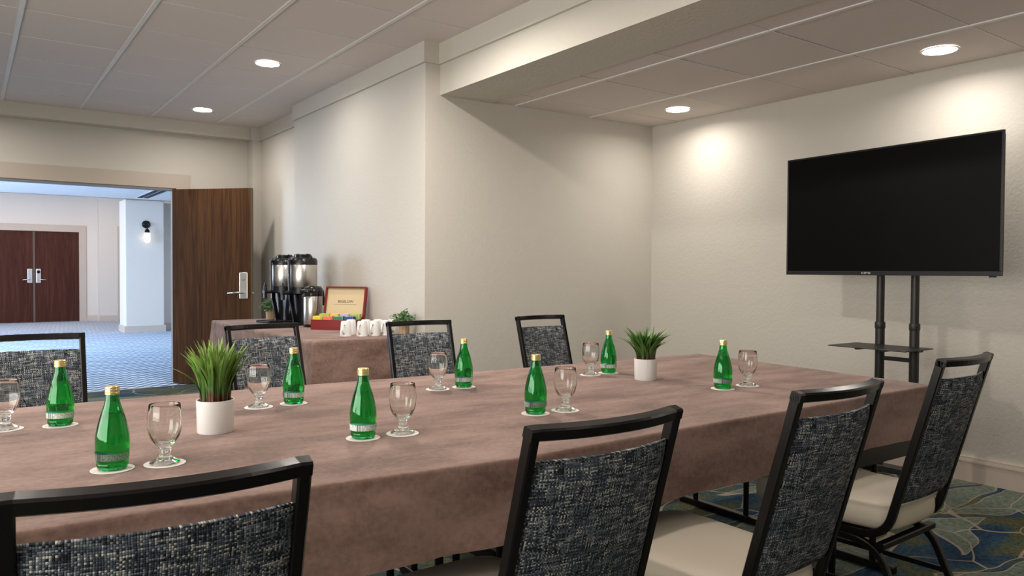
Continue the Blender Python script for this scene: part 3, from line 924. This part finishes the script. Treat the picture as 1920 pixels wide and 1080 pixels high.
for i, (x, y) in enumerate(gspots):
    x *= Q; y *= Q
    g_ = g0 if i == 0 else copy_tree(g0)
    g_.location = (x, y, TT + .0022)
    tag(g_, 'clear water goblet ' + GN[i], 'glass', 'clear goblets on the conference table')
    coaster(x, y, 'white coaster under the goblet ' + GN[i])

# ------------------------------------------------------------------ grass plants
def grass_plant(x, y, pr_, ph, gh, nb, spread, mt, seed, label, droop):
    rnd = random.Random(seed)
    r = empty('potted_grass', (x, y, TT)); tag(r, label, 'plant')
    bm = bmesh.new()
    lathe(bm, [(0, 0), (pr_*.93, 0), (pr_*.96, .003), (pr_, ph), (pr_*.998, ph + .002), (pr_ - .004, ph + .002), (pr_ - .005, ph - .012), (0, ph - .012)], 48)
    obj('pot', bm, M_WHITE, r, smooth=True, auto=40)
    bm = bmesh.new(); lathe(bm, [(0, ph - .011), (pr_ - .006, ph - .011), (pr_ - .006, ph - .005), (0, ph - .004)], 32)
    obj('soil', bm, M_SOIL, r)
    bm = bmesh.new()
    for k in range(nb):
        a = rnd.uniform(0, 2*PI); rr = pr_ * .80 * math.sqrt(rnd.random())
        bx_, by_ = rr*math.cos(a), rr*math.sin(a)
        out_ang = a + rnd.uniform(-.7, .7)
        Lh = gh * rnd.uniform(.62, 1.02)
        sp = spread * (rr/pr_ * .9 + .15) * rnd.uniform(.5, 1.3)
        dr = droop * rnd.uniform(0, 1)
        if rnd.random() < .06: sp *= 1.7
        w_ = rnd.uniform(.0035, .0065)
        side = Vector((-math.sin(out_ang + rnd.uniform(-1, 1)), math.cos(out_ang + rnd.uniform(-1, 1)), 0)).normalized()
        prev = None; n_ = 8
        for q in range(n_ + 1):
            t = q / n_
            d = sp * t**2.4
            z = ph - .008 + Lh * (t - dr * t**3 * .45)
            p = Vector((bx_ + math.cos(out_ang)*d, by_ + math.sin(out_ang)*d, z))
            ww = w_ * (0.55 + 1.1*t) * (1 - t**3.2) + .0002
            fold = Vector((math.cos(out_ang), math.sin(out_ang), 0)) * ww * .35
            cur = [bm.verts.new(p - side*ww - fold), bm.verts.new(p), bm.verts.new(p + side*ww - fold)]
            if prev:
                bm.faces.new((prev[0], prev[1], cur[1], cur[0])); bm.faces.new((prev[1], prev[2], cur[2], cur[1]))
            prev = cur
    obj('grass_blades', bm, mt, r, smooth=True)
    return r
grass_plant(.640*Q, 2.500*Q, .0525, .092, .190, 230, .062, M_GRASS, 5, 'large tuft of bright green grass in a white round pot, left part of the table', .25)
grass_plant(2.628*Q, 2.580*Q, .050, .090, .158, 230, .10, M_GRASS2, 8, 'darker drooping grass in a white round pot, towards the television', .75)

# ------------------------------------------------------------------ television on its stand
tv = empty('television', (4.50, 2.462, 0), 0)
# screen plane: left end (viewer's left, larger y) nearer the room
ang = math.atan2(.092, 1.33)
tv.rotation_euler = (0, 0, -ang + 0)
tag(tv, 'large flat black television on a floor stand', 'television')
W2 = .684; Z0, Z1 = 1.258, 2.030
# local: x = depth (negative faces the room), y = width
obj('housing', newbox(.004, .055, -W2 + .02, W2 - .02, Z0 + .02, Z1 - .01, bev=.006), M_BLACKP, tv)
bm = bmesh.new()
t_ = .011; tb = .026
box(bm, -.010, .006, -W2, W2, Z0, Z0 + tb, bev=.0015); box(bm, -.010, .006, -W2, W2, Z1 - t_, Z1, bev=.0015)
box(bm, -.010, .006, -W2, -W2 + t_, Z0 + tb, Z1 - t_, bev=.0015); box(bm, -.010, .006, W2 - t_, W2, Z0 + tb, Z1 - t_, bev=.0015)
obj('bezel', bm, M_TVBEZEL, tv)
obj('screen', newbox(-.006, .004, -W2 + t_, W2 - t_, Z0 + tb, Z1 - t_), M_TVSCR, tv)
obj('rear_box', newbox(.05, .085, -W2 + .04, .5, Z0 + .03, Z0 + .40, bev=.01), M_BLACKP, tv)
obj('sensor', newbox(-.008, .004, -W2 + .03, -W2 + .065, Z0 - .007, Z0 + .001), M_BLACKP, tv)
text_obj('logo', 'SCEPTRE', .016, mat('logo_silver', (0.75, 0.75, 0.75), 0.4), tv, (-.0105, .095, Z0 + .013), (PI/2, 0, -PI/2), width=.062)
st = empty('television_stand', (4.62, 2.44, 0)); tag(st, 'black twin pole television floor stand with a small shelf', 'stand')
PY = (.09, -.122)
for q in PY:
    bm = bmesh.new(); tube(bm, [(0, q, .04), (0, q, .965)], .0275, 20)
    lathe(bm, [(.029, .93), (.031, .935), (.031, .965), (.029, .97)], 20, 0, q)
    tube(bm, [(0, q, .96), (0, q, 1.72)], .0235, 20)
    obj('pole', bm, M_STAND, st, smooth=True, auto=40)
obj('crossbar', newbox(-.01, .01, PY[1], PY[0], .735, .760, bev=.003), M_STAND, st)
bm = bmesh.new()
# tray: slightly dished with a lip
vs = [(-.34, -.26), (-.34, .235), (-.03, .235), (-.03, -.26)]
box(bm, -.35, -.03, -.250, .225, .828, .834, bev=.002)
box(bm, -.30, -.03, -.10, -.08, .815, .828); box(bm, -.30, -.03, .06, .08, .815, .828)
obj('shelf', bm, M_STAND, st)
bm = bmesh.new(); box(bm, -.03, .03, PY[1] - .04, PY[0] + .04, .80, .826, bev=.004)
obj('shelf_bracket', bm, M_STAND, st)
bm = bmesh.new(); box(bm, -.085, -.03, -.30, .25, 1.42, 1.46); box(bm, -.085, -.03, -.30, .25, 1.68, 1.72); box(bm, -.08, -.05, -.26, -.22, 1.4, 1.85); box(bm, -.08, -.05, .18, .22, 1.4, 1.85)
mt_ = obj('mount', bm, M_STAND, st)
bm = bmesh.new(); box(bm, -.04, .04, -.22, .20, 0.05, .09, bev=.006); box(bm, -.36, .22, -.22, -.18, .05, .09, bev=.006); box(bm, -.36, .22, .16, .20, .05, .09, bev=.006)
obj('base', bm, M_STAND, st)
for cx_ in (-.34, .20):
    for cy_ in (-.20, .18):
        bm = bmesh.new(); tube(bm, [(cx_, cy_ - .012, .025), (cx_, cy_ + .012, .025)], .025, 16)
        obj('caster', bm, M_BLACKP, st, smooth=True, auto=40)

# ------------------------------------------------------------------ coffee table
ZQ = 0.800
CX0, CX1, CY0, CY1 = 1.872, 2.685, 4.875, 7.42
poly = []; n1, n2 = 16, 44
for k in range(n1): poly.append((CX0 + (CX1-CX0)*k/n1, CY0))
for k in range(n2): poly.append((CX1, CY0 + (CY1-CY0)*k/n2))
for k in range(n1): poly.append((CX1 - (CX1-CX0)*k/n1, CY1))
for k in range(n2): poly.append((CX0, CY1 - (CY1-CY0)*k/n2))
def coffee_cloth():
    bm = bmesh.new(); n = len(poly); rows = []
    corners = [(CX0, CY0), (CX1, CY0), (CX1, CY1), (CX0, CY1)]
    def nr(p):
        nx_ = (-1 if abs(p[0]-CX0) < 1e-6 else 0) + (1 if abs(p[0]-CX1) < 1e-6 else 0)
        ny_ = (-1 if abs(p[1]-CY0) < 1e-6 else 0) + (1 if abs(p[1]-CY1) < 1e-6 else 0)
        return nx_, ny_
    for o_, z in [(-.03, ZQ), (-.008, ZQ), (0, ZQ - .003), (.004, ZQ - .010), (.005, ZQ - .03)]:
        rows.append([bm.verts.new((p[0] + nr(p)[0]*o_*(1 if nr(p)[0] < 0 or o_ < 0 else .2), p[1] + nr(p)[1]*o_, z)) for p in poly])
    K = 14
    for k in range(1, K + 1):
        f = k/K; row = []
        for i, p in enumerate(poly):
            nx_, ny_ = nr(p)
            dc = min(math.hypot(p[0]-c[0], p[1]-c[1]) for c in (corners[0], corners[3]))
            fl = f * (.02 + .075*math.exp(-(dc/.09)**2) - .035*math.exp(-((dc-.17)/.07)**2) + .012*math.sin(p[0]*19 + p[1]*13))
            fl = max(fl, .002)
            ex = fl if nx_ < 0 else .003 * nx_
            x = p[0] + (-ex if nx_ < 0 else ex) ; y = p[1] + ny_*fl
            row.append(bm.verts.new((min(x, 2.690), y, (ZQ - .03)*(1-f) + .012*f)))
        rows.append(row)
    for a_, b2 in zip(rows, rows[1:]):
        for i in range(n): bm.faces.new((a_[i], a_[(i+1) % n], b2[(i+1) % n], b2[i]))
    bm.faces.new(rows[0])
    return obj('tablecloth', bm, M_CLOTH, smooth=True, auto=60)
o = coffee_cloth(); tag(o, 'floor length brown tablecloth over the coffee service table by the wall', 'tablecloth')
ct = empty('folding_table', ((CX0+CX1)/2, (CY0+CY1)/2, 0)); tag(ct, 'table hidden under the floor length cloth by the wall', 'table')
obj('tabletop', newbox(-.39, .39, -1.25, 1.25, ZQ - .035, ZQ - .004), M_STAND, ct)
for sx in (-1, 1):
    for sy in (-1, 1):
        bm = bmesh.new(); tube(bm, [(sx*.28, sy*1.05, 0), (sx*.28, sy*1.05, ZQ - .035)], .015, 10); obj('leg', bm, M_BLACK, ct, smooth=True, auto=40)

# urns
def urn(x, y, rz, label):
    r = empty('coffee_dispenser', (x, y, ZQ), rz); tag(r, label, 'coffee urn', 'coffee dispensers on the side table')
    # local: faces -Y (spout, drip tray)
    bm = bmesh.new(); lathe(bm, [(.104, .335), (.106, .34), (.106, .53), (.104, .535)], 48); obj('steel_shell', bm, M_STEEL, r, smooth=True, auto=40)
    bm = bmesh.new(); lathe(bm, [(0, .27), (.09, .27), (.104, .28), (.106, .335), (0, .336)], 48)
    obj('lower_collar', bm, M_BLACKP, r, smooth=True, auto=40)
    bm = bmesh.new(); lathe(bm, [(0, .534), (.108, .535), (.108, .57), (.100, .592), (.075, .602), (0, .603)], 48)
    obj('shoulder', bm, M_BLACKP, r, smooth=True, auto=40)
    bm = bmesh.new(); lathe(bm, [(0, .600), (.058, .602), (.060, .622), (.052, .628), (0, .628)], 32)
    obj('lid', bm, M_BLACKP, r, smooth=True, auto=40)
    for sx_ in (-1, 1):
        bm = bmesh.new(); tube(bm, [(sx_*.098, 0, .575), (sx_*.100, 0, .605), (sx_*.085, 0, .622), (sx_*.05, 0, .626)], .008, 8)
        obj('handle', bm, M_BLACKP, r, smooth=True)
    bm = bmesh.new()
    for (sw0, sw1, y0_, y1_, z0_, z1_) in ((.085, .10, -.02, .09, .02, .28),):
        vs = []
        for (hw, z) in ((.065, .02), (.085, .15), (.10, .285)):
            vs.append([bm.verts.new((sx_*hw, yy, z)) for sx_, yy in ((-1, -.005), (1, -.005), (1, .095), (-1, .095))])
        for a_, b2 in zip(vs, vs[1:]):
            for k in range(4): bm.faces.new((a_[k], a_[(k+1) % 4], b2[(k+1) % 4], b2[k]))
        bm.faces.new(vs[0][::-1]); bm.faces.new(vs[-1])
    for sx_ in (-1, 1):
        sweep(bm, [(sx_*.098, -.03, .30), (sx_*.092, -.035, .22), (sx_*.072, -.03, .12), (sx_*.062, -.02, .02)], (1, 0, 0), .014, .035)
    obj('stand_body', bm, M_BLACKP, r)
    bm = bmesh.new(); box(bm, -.085, .085, -.20, .11, 0, .022, bev=.008); obj('drip_tray', bm, M_BLACKP, r)
    bm = bmesh.new(); tube(bm, [(0, -.09, .285), (0, -.19, .285)], .016, 12)
    tube(bm, [(0, -.175, .31), (0, -.175, .225)], .014, 12); tube(bm, [(0, -.175, .30), (0, -.175, .375)], [.016, .006], 10); tube(bm, [(-.02, -.175, .345), (.02, -.175, .345)], .006, 8)
    obj('faucet', bm, M_BLACKP, r, smooth=True, auto=40)
    bm = bmesh.new(); tube(bm, [(0, -.118, .29), (0, -.120, .56)], .009, 10); lathe(bm, [(0, .556), (.013, .556), (.013, .575), (0, .577)], 12, 0, -.120)
    obj('sight_tube', bm, M_BLACKP, r, smooth=True, auto=40)
    for ch in r.children: ch.data.transform(Matrix.Diagonal((1.17, 1.17, .97, 1)))
    return r
urn(2.375, 6.90, math.radians(-72), 'steel and black coffee urn farther from the camera, beside the wooden door')
urn(2.385, 6.46, math.radians(-72), 'steel and black coffee urn nearer the red tea chest')
# small airpot
ap = empty('airpot', (2.36, 6.15, ZQ), math.radians(-50)); tag(ap, 'short steel airpot with a black pump lid between the urn and the tea chest', 'thermos')
bm = bmesh.new(); lathe(bm, [(.062, .02), (.064, .025), (.064, .235), (.062, .24)], 40); obj('steel_body', bm, M_STEEL, ap, smooth=True, auto=40)
bm = bmesh.new(); lathe(bm, [(0, 0), (.062, 0), (.066, .006), (.066, .022), (0, .022)], 40); obj('base_ring', bm, M_BLACKP, ap, smooth=True, auto=40)
bm = bmesh.new(); lathe(bm, [(0, .238), (.066, .238), (.068, .27), (.060, .300), (.04, .315), (0, .318)], 40)
box(bm, -.035, .035, -.125, .0, .262, .292, bev=.01)
tube(bm, [(0, -.11, .275), (0, -.122, .235)], .010, 10)
obj('pump_lid', bm, M_BLACKP, ap, smooth=True, auto=40)
bm = bmesh.new(); sweep(bm, [(0, .045, .30), (0, .085, .305), (0, .125, .27), (0, .14, .20), (0, .15, .16)], (1, 0, 0), .03, .012)
obj('carry_handle', bm, M_BLACKP, ap)

for ch in ap.children: ch.data.transform(Matrix.Diagonal((1.2, 1.2, 1.08, 1)))

# tea chest
TBX, TBY, TBA = 2.427, 5.793, math.radians(-50)
TB = empty('tea_chest', (TBX, TBY, ZQ), TBA); tag(TB, 'open red lacquered tea chest with a cream lined lid', 'box')
# local: front faces -Y; width x
BW, BD, BH = .180, .105, .080
bm = bmesh.new()
box(bm, -BW, BW, -BD, BD, 0, .010); box(bm, -BW, BW, -BD, -BD + .010, .01, BH); box(bm, -BW, BW, BD - .010, BD, .01, BH)
box(bm, -BW, -BW + .010, -BD + .01, BD - .01, .01, BH); box(bm, BW - .010, BW, -BD + .01, BD - .01, .01, BH)
obj('box_body', bm, M_RED, TB)
bm = bmesh.new(); box(bm, -BW + .01, BW - .01, -.004, .004, .012, BH - .006)
for q in (-.09, 0, .09): box(bm, q - .003, q + .003, -BD + .01, BD - .01, .012, BH - .006)
obj('divider', bm, M_RED, TB)
lid = empty('lid', (0, BD, BH)); lid.parent = TB; lid.rotation_euler = (math.radians(-12), 0, 0)
bm = bmesh.new()
H_ = .262
box(bm, -BW, BW, .012, .022, 0, H_); box(bm, -BW, -BW + .012, -.014, .012, 0, H_); box(bm, BW - .012, BW, -.014, .012, 0, H_)
box(bm, -BW + .012, BW - .012, -.014, .012, 0, .012); box(bm, -BW + .012, BW - .012, -.014, .012, H_ - .012, H_)
me_ = obj('lid_frame', bm, M_RED, TB); me_.location = lid.location; me_.rotation_euler = lid.rotation_euler
lin = obj('lid_lining', newbox(-BW + .012, BW - .012, .006, .0118, .012, H_ - .012), M_CREAM, TB); lin.location = lid.location; lin.rotation_euler = lid.rotation_euler
bpy.data.objects.remove(lid, do_unlink=True)
text_obj('lettering', 'BIGELOW', .030, M_INK, lin, (0, .0052, .140), (PI/2, 0, 0), width=.135)
obj('rule_line', newbox(-.10, .10, .0050, .0058, .1155, .1170), M_INK, lin)
teacols = [(.80, .62, .05), (.80, .20, .06), (.02, .22, .13), (.02, .06, .25), (.40, .58, .08), (.75, .60, .12), (.55, .50, .66), (.35, .55, .08)]
tnames = ['yellow', 'orange', 'dark green', 'blue', 'lime', 'golden', 'lilac', 'bright green']
pack0 = None
for i in range(8):
    col = i % 4; row = i // 4
    mt2 = mat('tea_' + tnames[i].replace(' ', '_'), teacols[i], 0.5)
    mtw = mat('tea_white_%d' % i, (.8, .78, .72), .6)
    cxp = -.135 + .09*col; cyp = -.052 + .104*row
    for k in range(5):
        bm = bmesh.new(); box(bm, -.034, .034, -.0035, .0035, 0, .094 + .014*row, bev=.001)
        p = obj('tea_packet', bm, mt2 if k != 1 else mtw)
        yy = cyp - .034 + .015*k
        lp = Vector((cxp + random.uniform(-.003, .003), yy, .013))
        a = TBA
        p.location = (TBX + lp.x*math.cos(a) - lp.y*math.sin(a), TBY + lp.x*math.sin(a) + lp.y*math.cos(a), ZQ + .013)
        p.rotation_euler = (random.uniform(-.05, .01), random.uniform(-.02, .02), a)
        tag(p, '%s tea packet in the red chest, %s row, %s from the front' % (tnames[i] if k != 1 else 'white and ' + tnames[i], ('front', 'back')[row], ('first', 'second', 'third', 'fourth', 'fifth')[k]), 'tea packet', '%s tea packets' % tnames[i])

# mugs turned upside down
def make_mug():
    r = empty('mug')
    bm = bmesh.new()
    lathe(bm, [(.0, .104), (.024, .104), (.026, .108), (.030, .108), (.034, .100), (.037, .06), (.041, .004), (.041, 0), (.037, 0), (.034, .05), (.031, .096), (0, .098)], 36)
    obj('cup_body', bm, M_MUG, r, smooth=True, auto=50)
    bm = bmesh.new(); sweep(bm, [(0, -.034, .086), (0, -.055, .080), (0, -.064, .055), (0, -.060, .03), (0, -.038, .016)], (1, 0, 0), .013, .008, ch=.3)
    obj('handle', bm, M_MUG, r, smooth=True)
    return r
mug0 = make_mug()
mspots = [(2.215, 5.14, 'at the left end of the front row'), (2.312, 5.075, 'second in the front row'), (2.410, 5.075, 'third in the front row'), (2.496, 5.085, 'at the right end of the front row, behind the chair'),
          (2.312, 5.27, 'at the left end of the back row'), (2.405, 5.215, 'second in the back row'), (2.495, 5.195, 'third in the back row'), (2.59, 5.15, 'at the right end of the back row')]
for i, (x, y, lab) in enumerate(mspots):
    c = mug0 if i == 0 else copy_tree(mug0)
    c.location = (x, y, ZQ + .001); c.rotation_euler = (0, 0, math.radians(-40) + random.uniform(-.2, .2))
    tag(c, 'upside down white mug ' + lab, 'mug', 'white mugs on the coffee table')

# boxwood plants
def boxwood(x, y, s, seed, label, nleaf=1100):
    rnd = random.Random(seed)
    r = empty('boxwood_plant', (x, y, ZQ)); tag(r, label, 'plant', 'small boxwood plants on the coffee table')
    bm = bmesh.new(); lathe(bm, [(0, 0), (.036*s, 0), (.040*s, .09*s), (.037*s, .09*s), (.035*s, .08*s), (0, .08*s)], 10)
    obj('pot', bm, M_WPOT, r)
    bm = bmesh.new(); stems = []
    for k in range(44):
        a = rnd.uniform(0, 2*PI); el = rnd.uniform(.05, 1.5)
        d = Vector((math.cos(a)*math.cos(el), math.sin(a)*math.cos(el), math.sin(el)))
        Lx = rnd.uniform(.07, .115)*s
        p0 = Vector((0, 0, .075*s)); p1 = p0 + Vector((d.x*Lx, d.y*Lx, d.z*Lx*.72 + .012*s))
        stems.append((p0, p1)); tube(bm, [p0, (p0+p1)/2 + Vector((0, 0, .008)), p1], .0012, 5)
    obj('stems', bm, mat('stem_green_%d' % seed, (0.05, 0.09, 0.03), .6), r)
    bm = bmesh.new()
    for k in range(nleaf):
        p0, p1 = rnd.choice(stems); t = rnd.uniform(.25, 1.08)
        p = p0.lerp(p1, t) + Vector([rnd.uniform(-.014, .014)*s for _ in range(3)])
        d = Vector((rnd.uniform(-1, 1), rnd.uniform(-1, 1), rnd.uniform(-.2, 1))).normalized()
        sd = d.orthogonal().normalized(); ln = rnd.uniform(.012, .019)*s; wd = ln*.36
        q = [p, p + d*ln*.5 + sd*wd, p + d*ln, p + d*ln*.5 - sd*wd]
        bm.faces.new([bm.verts.new(v) for v in q])
    obj('leaves', bm, M_LEAF, r)
    return r
boxwood(2.585, 4.955, 1.05, 11, 'small leafy boxwood plant at the near end of the coffee table')
boxwood(2.36, 7.25, 1.1, 12, 'small leafy boxwood plant in a pale pot half hidden behind the far coffee urn')

# ------------------------------------------------------------------ unit conversion: layout units -> metres
bpy.context.view_layer.update()
for me in bpy.data.meshes:
    me.transform(Matrix.Scale(K_UNIT, 4))
for o in bpy.data.objects:
    if o.type == 'CAMERA': continue
    o.location = o.location * K_UNIT
    if o.type == 'LIGHT':
        pass
for l in bpy.data.lights:
    l.size *= K_UNIT
    if l.shape == 'RECTANGLE': l.size_y *= K_UNIT
